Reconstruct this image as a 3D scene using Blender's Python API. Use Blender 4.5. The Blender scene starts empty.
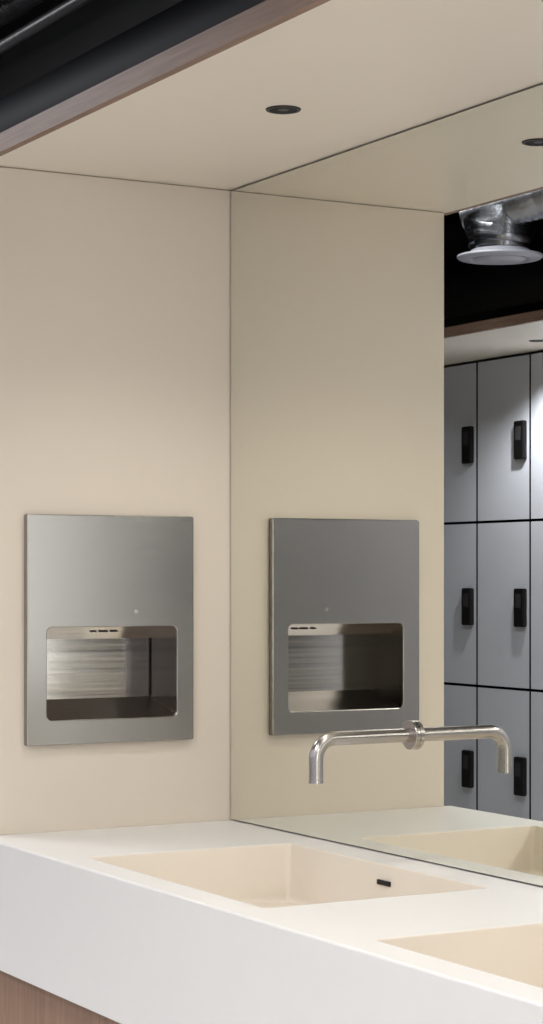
import bpy, bmesh, math, random
from mathutils import Vector, Matrix
random.seed(3)
S=bpy.context.scene
COL=S.collection
def lin(c):
    o=[]
    for v in c:
        v/=255.0
        o.append(v/12.92 if v<=0.04045 else ((v+0.055)/1.055)**2.4)
    return (o[0],o[1],o[2],1)
# ---------------------------------------------------------------- materials
def base_mat(name):
    m=bpy.data.materials.new(name); m.use_nodes=True
    nt=m.node_tree; b=nt.nodes['Principled BSDF']
    return m,nt,b
def mat_noise(name,c,rough=0.5,metal=0.0,amt=0.04,scale=3.0,stretch=(1,1,1),bump=0.0,spec=0.5,rvar=0.0):
    m,nt,b=base_mat(name)
    N=nt.nodes; L=nt.links
    tc=N.new('ShaderNodeTexCoord'); mp=N.new('ShaderNodeMapping'); mp.inputs['Scale'].default_value=stretch
    nz=N.new('ShaderNodeTexNoise'); nz.inputs['Scale'].default_value=scale; nz.inputs['Detail'].default_value=5
    L.new(tc.outputs['Object'],mp.inputs['Vector']); L.new(mp.outputs['Vector'],nz.inputs['Vector'])
    mx=N.new('ShaderNodeMix'); mx.data_type='RGBA'
    cl=lin(c)
    mx.inputs['A'].default_value=tuple(max(0,v*(1-amt)) for v in cl[:3])+(1,)
    mx.inputs['B'].default_value=tuple(min(1,v*(1+amt)) for v in cl[:3])+(1,)
    L.new(nz.outputs['Fac'],mx.inputs['Factor']); L.new(mx.outputs['Result'],b.inputs['Base Color'])
    b.inputs['Roughness'].default_value=rough; b.inputs['Metallic'].default_value=metal
    b.inputs['Specular IOR Level'].default_value=spec
    if rvar>0:
        mr=N.new('ShaderNodeMapRange'); mr.inputs['To Min'].default_value=rough-rvar; mr.inputs['To Max'].default_value=rough+rvar
        L.new(nz.outputs['Fac'],mr.inputs['Value']); L.new(mr.outputs['Result'],b.inputs['Roughness'])
    if bump>0:
        bp=N.new('ShaderNodeBump'); bp.inputs['Strength'].default_value=bump; bp.inputs['Distance'].default_value=0.002
        L.new(nz.outputs['Fac'],bp.inputs['Height']); L.new(bp.outputs['Normal'],b.inputs['Normal'])
    return m
def mat_wood(name,c1,c2,stretch):
    m,nt,b=base_mat(name); N=nt.nodes; L=nt.links
    tc=N.new('ShaderNodeTexCoord'); mp=N.new('ShaderNodeMapping'); mp.inputs['Scale'].default_value=stretch
    nz=N.new('ShaderNodeTexNoise'); nz.inputs['Scale'].default_value=6; nz.inputs['Detail'].default_value=8; nz.inputs['Distortion'].default_value=0.6
    cr=N.new('ShaderNodeValToRGB'); cr.color_ramp.elements[0].position=0.3; cr.color_ramp.elements[1].position=0.7
    cr.color_ramp.elements[0].color=lin(c1); cr.color_ramp.elements[1].color=lin(c2)
    L.new(tc.outputs['Object'],mp.inputs['Vector']); L.new(mp.outputs['Vector'],nz.inputs['Vector'])
    L.new(nz.outputs['Fac'],cr.inputs['Fac']); L.new(cr.outputs['Color'],b.inputs['Base Color'])
    b.inputs['Roughness'].default_value=0.55
    return m
def mat_emit(name,c,s):
    m,nt,b=base_mat(name)
    b.inputs['Emission Color'].default_value=lin(c); b.inputs['Emission Strength'].default_value=s
    return m
M_wall=mat_noise('panel_beige',(213,202,187),0.42,amt=0.02,scale=2)
M_soff=mat_noise('soffit_beige',(232,222,208),0.38,amt=0.015,scale=2)
M_top=mat_noise('solid_surface_white',(231,229,226),0.38,amt=0.012,scale=30)
M_basin=mat_noise('solid_surface_basin',(229,220,207),0.4,amt=0.012,scale=30)
M_wood=mat_wood('vanity_oak_veneer',(136,108,89),(162,131,109),(14,14,0.8))
M_fas=mat_wood('fascia_oak_veneer',(124,98,84),(146,118,101),(0.8,14,14))
M_black=mat_noise('black_paint',(20,21,26),0.6,amt=0.2,scale=4,spec=0.3)
M_ductb=mat_noise('black_duct_paint',(16,17,22),0.35,amt=0.2,scale=4,spec=0.5)
M_ductm=mat_noise('matt_black_duct_paint',(12,13,20),0.6,amt=0.2,scale=4,spec=0.14)
M_dark=mat_noise('dark_backing',(38,38,34),0.6,amt=0.1)
M_darkceil=mat_noise('dark_wall_paint',(74,70,68),0.7,amt=0.1)
M_floor=mat_noise('floor_pale_terrazzo',(200,196,190),0.5,amt=0.12,scale=40)
M_locker=mat_noise('locker_laminate',(212,214,224),0.5,amt=0.02,scale=3)
M_lockcase=mat_noise('locker_shadow_gap',(14,15,22),0.8,amt=0.1,spec=0.1)
M_lock=mat_noise('lock_black_plastic',(20,18,19),0.4,amt=0.1)
M_key=mat_noise('lock_key_grey',(58,56,58),0.4,amt=0.1)
M_roomwall=mat_noise('room_wall_paint_dark',(64,62,60),0.6,amt=0.03)
M_reflector=mat_noise('reflector_panel_pale',(214,208,198),0.5,amt=0.03)  # for the unseen panel that the steel plate reflects
M_white=mat_noise('diffuser_white_metal',(182,182,196),0.4,amt=0.02)
M_foil=mat_noise('foil_duct',(140,142,150),0.25,metal=1.0,amt=0.25,scale=22,bump=1.0)
M_steel=mat_noise('brushed_steel',(158,155,152),0.24,metal=1.0,amt=0.04,scale=5,stretch=(1,1.2,70),bump=0.0,rvar=0.04)
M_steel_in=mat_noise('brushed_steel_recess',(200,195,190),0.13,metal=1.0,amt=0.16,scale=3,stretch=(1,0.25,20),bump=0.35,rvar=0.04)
M_steel_side_shade=mat_noise('brushed_steel_side_shaded',(104,97,92),0.22,metal=1.0,amt=0.12,scale=4,stretch=(24,1,1),bump=0.1)  # darker steel copy; shade of the recess sides put into its colour
M_steel_fl_shade=mat_noise('brushed_steel_floor_shaded',(112,104,98),0.35,metal=1.0,amt=0.08,scale=4,stretch=(4,20,1),bump=0.05)  # floor's dim reflection put into a darker copy of the steel
M_tap=mat_noise('satin_steel',(182,177,173),0.27,metal=1.0,amt=0.03,scale=40)
M_slot=mat_noise('slot_black',(8,8,9),0.7,amt=0.1)
M_slot2=mat_noise('vent_slot_grey',(40,36,33),0.7,amt=0.1)
M_fill=mat_emit('fill_panel_diffuser',(255,250,244),2.0)  # glow of the added overhead fill panels
M_glow=mat_emit('fill_glow_panel',(246,248,253),4.3)  # emission of the added panel on the east wall
# mirror
M_mirror=bpy.data.materials.new('mirror_glass'); M_mirror.use_nodes=True
nt=M_mirror.node_tree; nt.nodes.clear()
o=nt.nodes.new('ShaderNodeOutputMaterial'); g=nt.nodes.new('ShaderNodeBsdfGlossy')
g.inputs['Roughness'].default_value=0.0; g.inputs['Color'].default_value=(0.82,0.825,0.765,1)
nt.links.new(g.outputs[0],o.inputs[0])
M_medge=mat_noise('mirror_edge_dark',(50,56,50),0.4,amt=0.05)
# ---------------------------------------------------------------- helpers
def obj(name,me,parent=None,mat=None,smooth=False):
    ob=bpy.data.objects.new(name,me); COL.objects.link(ob)
    if parent: ob.parent=parent
    if mat: me.materials.append(mat)
    if smooth:
        for p in me.polygons: p.use_smooth=True
    return ob
def empty(name,loc=(0,0,0)):
    e=bpy.data.objects.new(name,None); e.empty_display_size=0.1; COL.objects.link(e); e.location=loc
    return e
def box(name,x0,x1,y0,y1,z0,z1,mat,parent=None,bev=0.0):
    cx,cy,cz=(x0+x1)/2,(y0+y1)/2,(z0+z1)/2
    bm=bmesh.new(); bmesh.ops.create_cube(bm,size=1)
    for v in bm.verts: v.co=Vector((v.co.x*(x1-x0),v.co.y*(y1-y0),v.co.z*(z1-z0)))
    if bev>0: bmesh.ops.bevel(bm,geom=list(bm.edges),offset=bev,segments=2,affect='EDGES')
    me=bpy.data.meshes.new(name); bm.to_mesh(me); bm.free()
    ob=obj(name,me,parent,mat)
    ob.location=(cx,cy,cz)
    if parent: ob.location=Vector((cx,cy,cz))-parent.location
    return ob
def rrect(a0,a1,b0,b1,r,seg=5):
    pts=[]
    for (ca,cb,st) in ((a1-r,b1-r,0),(a0+r,b1-r,90),(a0+r,b0+r,180),(a1-r,b0+r,270)):
        for i in range(seg+1):
            t=math.radians(st+90*i/seg); pts.append((ca+r*math.cos(t),cb+r*math.sin(t)))
    return pts
def lathe(name,prof,mat,parent=None,seg=48,axis='Z',loc=(0,0,0)):
    bm=bmesh.new(); rings=[]
    for (r,h) in prof:
        ring=[]
        for i in range(seg):
            a=2*math.pi*i/seg
            p=(r*math.cos(a),r*math.sin(a),h) if axis=='Z' else (r*math.cos(a),h,r*math.sin(a)) if axis=='Y' else (h,r*math.cos(a),r*math.sin(a))
            ring.append(bm.verts.new(p))
        rings.append(ring)
    for A,B in zip(rings,rings[1:]):
        for i in range(seg):
            j=(i+1)%seg; bm.faces.new((A[i],A[j],B[j],B[i]))
    bmesh.ops.recalc_face_normals(bm,faces=bm.faces)
    me=bpy.data.meshes.new(name); bm.to_mesh(me); bm.free()
    ob=obj(name,me,parent,mat,True)
    ob.location=Vector(loc)-(parent.location if parent else Vector((0,0,0)))
    md=ob.modifiers.new('es','EDGE_SPLIT'); md.split_angle=math.radians(35)
    return ob
def tube(name,pts,r,mat,parent=None,seg=24):
    bm=bmesh.new(); rings=[]; n=len(pts)
    up=Vector((1,0,0)) if abs((pts[1]-pts[0]).normalized().x)<0.9 else Vector((0,0,1))
    for k,p in enumerate(pts):
        t=(pts[min(k+1,n-1)]-pts[max(k-1,0)]).normalized()
        s=t.cross(up).normalized(); u=s.cross(t).normalized()
        rr=r[k] if isinstance(r,(list,tuple)) else r
        rings.append([bm.verts.new(p+(s*math.cos(2*math.pi*i/seg)+u*math.sin(2*math.pi*i/seg))*rr) for i in range(seg)])
    for A,B in zip(rings,rings[1:]):
        for i in range(seg):
            j=(i+1)%seg; bm.faces.new((A[i],A[j],B[j],B[i]))
    bm.faces.new(rings[0]); bm.faces.new(rings[-1][::-1])
    bmesh.ops.recalc_face_normals(bm,faces=bm.faces)
    me=bpy.data.meshes.new(name); bm.to_mesh(me); bm.free()
    off=parent.location if parent else Vector((0,0,0))
    ob=obj(name,me,parent,mat,True); ob.location=-off
    md=ob.modifiers.new('es','EDGE_SPLIT'); md.split_angle=math.radians(40)
    return ob
# ---------------------------------------------------------------- constants
CT=0.8665; SO=2.3255; XR=3.70; ZC=3.25; XE=5.8
FR=-0.618; SP=1.078; BC=0.790
# ---------------------------------------------------------------- shell
box('floor',-5.2,XE,-3.86,0.16,-0.1,0,M_floor)
box('ceiling',-5.2,XE,-3.86,0.16,ZC,ZC+0.1,M_black)
box('wall_north',-5.2,XE,0.012,0.16,0,ZC,M_dark)
box('wall_south',-5.2,XE,-3.86,-3.76,0,ZC,M_darkceil)
box('wall_west',-5.3,-5.2,-3.86,0.16,0,ZC,M_roomwall)
box('wall_east',XE,XE+0.1,-3.86,0.16,0,ZC,M_roomwall)
box('reflector_panel',XE-0.02,XE-0.001,-3.75,-2.06,0,1.0,M_reflector)  # unseen pale panel, added to lighten the steel plate's lower reflection
glow=empty('fill_glow_1',(XE-0.03,-1.2,1.45))  # glowing panel with bars, added out of view to light the end wall
box('glow_panel',XE-0.02,XE-0.012,-2.0,-0.7,0.25,2.65,M_glow,glow)
for n,(a,b_,c,d) in enumerate(((-2.05,-2.0,0.2,2.7),(-0.7,-0.65,0.2,2.7),(-2.0,-0.7,0.2,0.25),(-2.0,-0.7,2.65,2.7),(-1.365,-1.335,0.25,2.65))):
    box('frame_%d'%(n+1),XE-0.05,XE-0.001,a,b_,c,d,M_lock,glow)
box('wall_left',-0.035,0.0,-0.597,0.011,0.0,SO-0.0015,M_wall,bev=0.001)
box('wall_right',XR,XR+0.035,-0.597,0.011,0.0,SO-0.0015,M_wall,bev=0.001)
so=box('soffit',-0.035,XR+0.035,-0.607,0.011,SO,SO+0.04,M_soff)
box('trim_1',-0.035,XR+0.035,-0.625,-0.6075,SO,SO+0.04,M_fas)
me_=box('wall_mirror',0.004,XR-0.004,0.0,0.006,CT+0.003,SO-0.004,M_mirror)
me_.data.materials.append(M_medge)
for p in me_.data.polygons:
    if abs(p.normal.y)<0.5: p.material_index=1
# ---------------------------------------------------------------- vanity counter
van=empty('vanity_counter',(1.8,-0.3,0))
def basin_rects():
    return [(BC-0.363+SP*i,BC+0.363+SP*i,-0.551,-0.086) for i in range(3)]
bm=bmesh.new()
def loop(pts,z):
    vs=[bm.verts.new((p[0],p[1],z)) for p in pts]
    es=[bm.edges.new((vs[i],vs[(i+1)%len(vs)])) for i in range(len(vs))]
    return vs,es
x0,x1,y0,y1=0.002,XR-0.002,FR,0.010
ov,oe=loop([(x0,y0+0.004),(x1,y0+0.004),(x1,y1),(x0,y1)],CT)
edges=list(oe)
for (a0,a1,b0,b1) in basin_rects():
    v,e=loop(rrect(a0-0.002,a1+0.002,b0-0.002,b1+0.002,0.012),CT); edges+=e
bmesh.ops.triangle_fill(bm,edges=edges,use_beauty=True,use_dissolve=False,normal=(0,0,1))
prev=ov
for (oy,z) in ((0.0012,CT-0.0012),(0,CT-0.004),(0,CT-0.27)):
    nv=[bm.verts.new(c) for c in ((x0,y0+oy,z),(x1,y0+oy,z),(x1,y1,z),(x0,y1,z))]
    for i in range(4):
        j=(i+1)%4; bm.faces.new((prev[i],prev[j],nv[j],nv[i]))
    prev=nv
bm.faces.new(prev)
bmesh.ops.recalc_face_normals(bm,faces=bm.faces)
me=bpy.data.meshes.new('countertop'); bm.to_mesh(me); bm.free()
ct=obj('countertop',me,van,M_top); ct.location=-van.location
for k,(a0,a1,b0,b1) in enumerate(basin_rects()):
    bm=bmesh.new()
    def rl(off,r,z,slope=0):
        return [bm.verts.new((p[0],p[1],z-slope*((p[1]-b0)/(b1-b0)))) for p in rrect(a0+off,a1-off,b0+off,b1-off,r)]
    L=[rl(-0.002,0.012,CT),rl(-0.0006,0.011,CT-0.0006),rl(0,0.010,CT-0.002),rl(0.004,0.010,CT-0.098,0.014),rl(0.006,0.010,CT-0.104,0.014),rl(0.011,0.010,CT-0.107,0.014)]
    for A,B in zip(L,L[1:]):
        for i in range(len(A)):
            j=(i+1)%len(A); bm.faces.new((A[i],A[j],B[j],B[i]))
    bm.faces.new(L[-1])
    bmesh.ops.recalc_face_normals(bm,faces=bm.faces)
    for f in bm.faces: f.normal_flip()
    me=bpy.data.meshes.new('basin'); bm.to_mesh(me); bm.free()
    b_=obj('basin_%d'%(k+1),me,van,M_basin); b_.location=-van.location
    xc=(a0+a1)/2+0.014
    box('overflow_slot_%d'%(k+1),xc-0.022,xc+0.022,b1-0.006,b1-0.0005,CT-0.040,CT-0.031,M_slot,van)
    lathe('basin_drain_%d'%(k+1),[(0.0001,0.004),(0.03,0.004),(0.034,0.001),(0.034,-0.004)],M_tap,van,loc=(xc,-0.2,CT-0.119))
box('cabinet_panel',0.004,XR-0.004,-0.585,-0.565,0.10,CT-0.271,M_wood,van)
box('cabinet_plinth',0.004,XR-0.004,-0.545,-0.525,0.0,0.10,M_slot,van)
# ---------------------------------------------------------------- faucets
def faucet(x):
    z=1.115; e=empty('wall_faucet',(x,0,z))
    L=0.224; R=0.040; r=0.0140
    pts=[Vector((x,-0.0005,z)),Vector((x,-0.03,z)),Vector((x,-0.12,z)),Vector((x,-(L-R),z))]
    for i in range(1,19):
        a=math.pi/2*i/18
        pts.append(Vector((x,-(L-R)-R*math.sin(a),z-R+R*math.cos(a))))
    pts.append(Vector((x,-L,z-R-0.022))); pts.append(Vector((x,-L,z-R-0.044)))
    tube('spout',pts,r,M_tap,e,32)
    lathe('aerator',[(0.0142,0.004),(0.0146,0.002),(0.0146,-0.0015),(0.011,-0.002),(0.0105,0.004)],M_tap,e,loc=(x,-L,z-R-0.044))
    lathe('aerator_mesh',[(0.0001,0.0),(0.0108,0.0)],M_slot,e,loc=(x,-L,z-R-0.0445))
    lathe('rosette',[(0.0142,-0.010),(0.0285,-0.010),(0.0295,-0.009),(0.0295,-0.0005)],M_tap,e,axis='Y',loc=(x,0,z))
for i in range(3): faucet(0.771+SP*i)
# ---------------------------------------------------------------- downlights
def downlight(x,y,z,energy,col,cone=130,r=0.034,blend=0.6):
    e=empty('recessed_downlight',(x,y,z))
    lathe('trim_ring',[(r*0.80,0.0),(r*0.82,-0.0025),(r*0.97,-0.0025),(r,-0.001),(r,0.0)],M_lock,e,loc=(x,y,z-0.0002))
    lathe('baffle',[(0.0001,-0.0008),(r*0.4,-0.0008),(r*0.81,-0.0015)],M_slot,e,loc=(x,y,z-0.0002))
    lathe('lens',[(0.0001,-0.0016),(r*0.30,-0.0016),(r*0.32,-0.0008)],M_key,e,loc=(x,y,z-0.0002))
    ld=bpy.data.lights.new('lamp','SPOT'); ld.energy=energy; ld.color=col; ld.spot_size=math.radians(cone); ld.spot_blend=blend; ld.shadow_soft_size=0.02
    lo=bpy.data.objects.new('lamp',ld); COL.objects.link(lo); lo.parent=e; lo.location=(0,0,-0.02)
for i in range(3): downlight(0.780+SP*i,-0.302,SO,15,(1,0.955,0.90))
# ---------------------------------------------------------------- towel dispenser (recessed, stainless)
disp=empty('paper_towel_dispenser',(0,-0.31,1.312))
T=0.018
oy0,oy1,oz0,oz1=-0.513,-0.103,1.0585,1.5675
hy0,hy1,hz0,hz1=-0.466,-0.146,1.113,1.318
bm=bmesh.new()
def lp(pts,x,edges=False):
    vs=[bm.verts.new((x,p[0],p[1])) for p in pts]
    if edges: return vs,[bm.edges.new((vs[i],vs[(i+1)%len(vs)])) for i in range(len(vs))]
    return vs
def bridge(A,B):
    for i in range(len(A)):
        j=(i+1)%len(A); bm.faces.new((A[i],A[j],B[j],B[i]))
o1,e1=lp(rrect(oy0+0.0025,oy1-0.0025,oz0+0.0025,oz1-0.0025,0.003),T,True)
h1,e2=lp(rrect(hy0-0.002,hy1+0.002,hz0-0.002,hz1+0.002,0.014),T,True)
bmesh.ops.triangle_fill(bm,edges=e1+e2,use_beauty=True,normal=(1,0,0))
o2=lp(rrect(oy0+0.0006,oy1-0.0006,oz0+0.0006,oz1-0.0006,0.004),T-0.0007); o3=lp(rrect(oy0,oy1,oz0,oz1,0.004),T-0.003); o4=lp(rrect(oy0,oy1,oz0,oz1,0.004),0.0004)
bridge(o1,o2);bridge(o2,o3);bridge(o3,o4)
h2=lp(rrect(hy0-0.0003,hy1+0.0003,hz0-0.0003,hz1+0.0003,0.0125),T-0.0008); h3=lp(rrect(hy0,hy1,hz0,hz1,0.012),T-0.003); h4=lp(rrect(hy0,hy1,hz0,hz1,0.012),T-0.006)
bridge(h1,h2);bridge(h2,h3);bridge(h3,h4)
bmesh.ops.recalc_face_normals(bm,faces=bm.faces)
me=bpy.data.meshes.new('face_plate'); bm.to_mesh(me); bm.free()
fp=obj('face_plate',me,disp,M_steel); fp.location=-disp.location
D=-0.123
bm=bmesh.new()
V=lambda x,y,z: bm.verts.new((x,y,z))
F0=T-0.006
fl=[V(F0,hy0,hz0),V(F0,hy1,hz0),V(D,hy1,hz0+0.038),V(D,hy0,hz0+0.038)]
tp=[V(F0,hy0,hz1),V(F0,hy1,hz1),V(D+0.008,hy1,hz1),V(D+0.008,hy0,hz1)]
md_=[V(D,hy0,hz1-0.030),V(D,hy1,hz1-0.030)]
f_floor=bm.faces.new(fl); bm.faces.new(tp)
bm.faces.new((fl[3],fl[2],md_[1],md_[0])); bm.faces.new((md_[0],md_[1],tp[2],tp[3]))
f_r=bm.faces.new((fl[1],tp[1],tp[2],md_[1],fl[2])); f_l=bm.faces.new((fl[0],tp[0],tp[3],md_[0],fl[3]))
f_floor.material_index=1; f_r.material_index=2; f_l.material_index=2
bmesh.ops.recalc_face_normals(bm,faces=bm.faces)
for f in bm.faces: f.normal_flip()
me=bpy.data.meshes.new('recess_box'); bm.to_mesh(me); bm.free()
rb=obj('recess_box',me,disp,M_steel_in); me.materials.append(M_steel_fl_shade); me.materials.append(M_steel_side_shade); rb.location=-disp.location
# folded seams of the recess liner
box('seam_back_right',D+0.0005,D+0.0025,hy1-0.0025,hy1-0.0003,hz0+0.039,hz1-0.031,M_slot2,disp)
for i,(p,q) in enumerate(((-0.300,-0.286),(-0.278,-0.256),(-0.250,-0.232))):
    box('vent_slot_%d'%(i+1),D+0.002,D+0.0085,p,q,hz1-0.0155,hz1-0.0125,M_slot2,disp)
lathe('key_lock',[(0.0001,0.0012),(0.005,0.0012),(0.0055,0.0),],M_tap,disp,seg=24,axis='X',loc=(T,-0.25,1.352))
wl=bpy.data.objects['wall_left']
cut=box('cutter',-0.5,0.5,hy0-0.003,hy1+0.003,hz0-0.003,hz1+0.003,M_wall)
b=wl.modifiers.new('b','BOOLEAN'); b.object=cut; b.operation='DIFFERENCE'
bpy.context.view_layer.update()
dg=bpy.context.evaluated_depsgraph_get()
nm=bpy.data.meshes.new_from_object(wl.evaluated_get(dg)); wl.modifiers.clear(); wl.data=nm
bpy.data.objects.remove(cut)
box('wall_left_casing',-0.16,-0.14,-0.60,0.011,0.0,SO-0.0015,M_wall)
box('trim_2',-0.139,-0.036,-0.60,-0.585,0.0,SO-0.0015,M_wall)
# ---------------------------------------------------------------- lockers
LY=-3.115; W=0.4; rows=[0.205,0.938,1.676,2.402]
lk=empty('locker_bank',(0,LY,0))
xa=-3.4544
xs=[xa+W*i for i in range(-2,21)]
box('carcass',xs[0],xs[-1],-3.74,LY-0.02,0.1,rows[-1],M_lockcase,lk)
box('plinth',xs[0],xs[-1],-3.70,LY-0.06,0,0.1,M_lockcase,lk)
for i in range(len(xs)-1):
    for j in range(3):
        g=0.006
        d=box('door_leaf_%d_%d'%(i,j),xs[i]+g,xs[i+1]-g,LY-0.019,LY,rows[j]+g,rows[j+1]-g,M_locker,lk)
        d.data.materials.append(M_lockcase)  # door edges coloured black, standing in for shade in the gaps
        for p in d.data.polygons:
            if abs(p.normal.y)<0.5: p.material_index=1
        cx=xs[i+1]-0.056; cz=(rows[j]+rows[j+1])/2-0.012
        box('lock_%d_%d'%(i,j),cx-0.036,cx+0.036,LY+0.0005,LY+0.024,cz-0.084,cz+0.084,M_lock,lk,bev=0.004)
        box('keypad_%d_%d'%(i,j),cx-0.018,cx+0.018,LY+0.0242,LY+0.0255,cz+0.0,cz+0.06,M_key,lk)
LS=2.408
box('soffit_lockers',xs[0],xs[-1],-3.755,-2.512,LS,LS+0.04,M_soff)
box('trim_3',xs[0],xs[-1],-2.5115,-2.494,LS,LS+0.04,M_fas)
for i in range(7): downlight(-2.70+1.2*i,-2.888,LS,56 if i<2 else 28,(0.92,0.945,1.0),140)
# ---------------------------------------------------------------- ceiling services
def rippled(a,b,r,step=0.012,amp=0.006):
    n=int((b-a).length/step); P=[];Rr=[]
    for i in range(n+1):
        P.append(a.lerp(b,i/n)); Rr.append(r+amp*(1 if i%2 else -1)+random.uniform(-0.003,0.003))
    return P,Rr
tube('ventilation_duct',[Vector((-4.9,-2.90,2.70)),Vector((5.5,-2.90,2.70))],0.125,M_ductb,seg=48)
tube('ventilation_duct',[Vector((-4.9,-0.32,2.488)),Vector((5.5,-0.32,2.488))],0.118,M_ductm,seg=48)
tube('duct_highlight_line',[Vector((-4.9,-0.45,2.665)),Vector((5.5,-0.45,2.665))],0.014,M_key,seg=20)  # thin grey pipe added to stand in for the duct's highlight
P,Rr=rippled(Vector((-3.2,-0.25,3.02)),Vector((-0.70,-0.2,3.02)),0.105)
fx=empty('flexible_foil_duct',(-2,-0.22,3.02))
tube('foil_tube',P,Rr,M_foil,fx,seg=40)
for x in (-2.9,-1.9,-0.95): box('strap',x-0.01,x+0.01,-0.24,-0.20,3.10,ZC,M_key,fx)
dx,dy,dz=-1.935,-2.152,2.590
df=empty('air_diffuser',(dx,dy,dz))
lathe('diffuser_plate',[(0.0001,-0.010),(0.088,-0.010),(0.096,-0.005),(0.096,0.0),(0.106,0.003),(0.112,-0.005),(0.150,-0.002),(0.157,0.003),(0.156,0.010),(0.115,0.018),(0.105,0.03)],M_white,df,loc=(dx,dy,dz))
P2=[];R2=[]
for i in range(14):
    P2.append(Vector((dx+random.uniform(-.003,.003),dy,dz+0.028+0.009*i))); R2.append(0.103+0.004*(i%2)+0.0025*i)
tube('foil_collar',P2,R2,M_foil,df,seg=36)
P2,R2=rippled(Vector((dx-0.135,dy+0.02,dz+0.185)),Vector((dx+0.85,dy-0.05,dz+0.22)),0.080,step=0.02,amp=0.009)
tube('foil_branch',P2,R2,M_foil,df,seg=30)
box('hanger_rod',dx-0.004,dx+0.004,dy-0.004,dy+0.004,dz+0.26,ZC,M_key,df)
# ---------------------------------------------------------------- added fill panels, out of view
def fill_panel(x,y,z,lx,ly,energy,col):
    e=empty('added_fill_panel',(x,y,z))  # unseen hanging panel, added to brighten walls and counter
    box('housing',x-lx/2,x+lx/2,y-ly/2,y+ly/2,z,z+0.05,M_black,e)
    box('diffuser',x-lx/2+0.01,x+lx/2-0.01,y-ly/2+0.01,y+ly/2-0.01,z-0.004,z-0.0005,M_fill,e)
    ld=bpy.data.lights.new('lamp','AREA'); ld.shape='RECTANGLE'; ld.size=lx-0.03; ld.size_y=ly-0.03; ld.energy=energy; ld.color=col
    lo=bpy.data.objects.new('lamp',ld); COL.objects.link(lo); lo.parent=e; lo.location=(0,0,-0.006)
    box('hanger_1',x-lx/2+0.1,x-lx/2+0.106,y-0.003,y+0.003,z+0.05,ZC,M_key,e)
    box('hanger_2',x+lx/2-0.106,x+lx/2-0.1,y-0.003,y+0.003,z+0.05,ZC,M_key,e)
fill_panel(1.6,-1.75,2.42,1.5,0.3,19,(1,0.98,0.955))
fill_panel(3.8,-1.75,2.42,1.5,0.3,23,(1,0.98,0.955))
fill_panel(-1.4,-1.35,2.95,1.5,0.3,30,(0.95,0.97,1))
# ---------------------------------------------------------------- world & camera
w=bpy.data.worlds.new('World'); S.world=w; w.use_nodes=True
w.node_tree.nodes['Background'].inputs[0].default_value=(0.9,0.95,1,1); w.node_tree.nodes['Background'].inputs[1].default_value=0.1
cd=bpy.data.cameras.new('camera'); cam=bpy.data.objects.new('camera',cd); COL.objects.link(cam)
cam.location=(4.2204,-2.2613,1.4293)
ang=math.atan2(0.4899,-0.8718)
cam.rotation_euler=(math.radians(90),0,ang-math.pi/2)
cd.sensor_fit='HORIZONTAL'; cd.sensor_width=36; cd.lens=36*2067/543; cd.shift_y=65/543; cd.clip_start=0.05
S.camera=cam
S.view_settings.view_transform='Standard'; S.view_settings.look='None'; S.view_settings.exposure=0.05
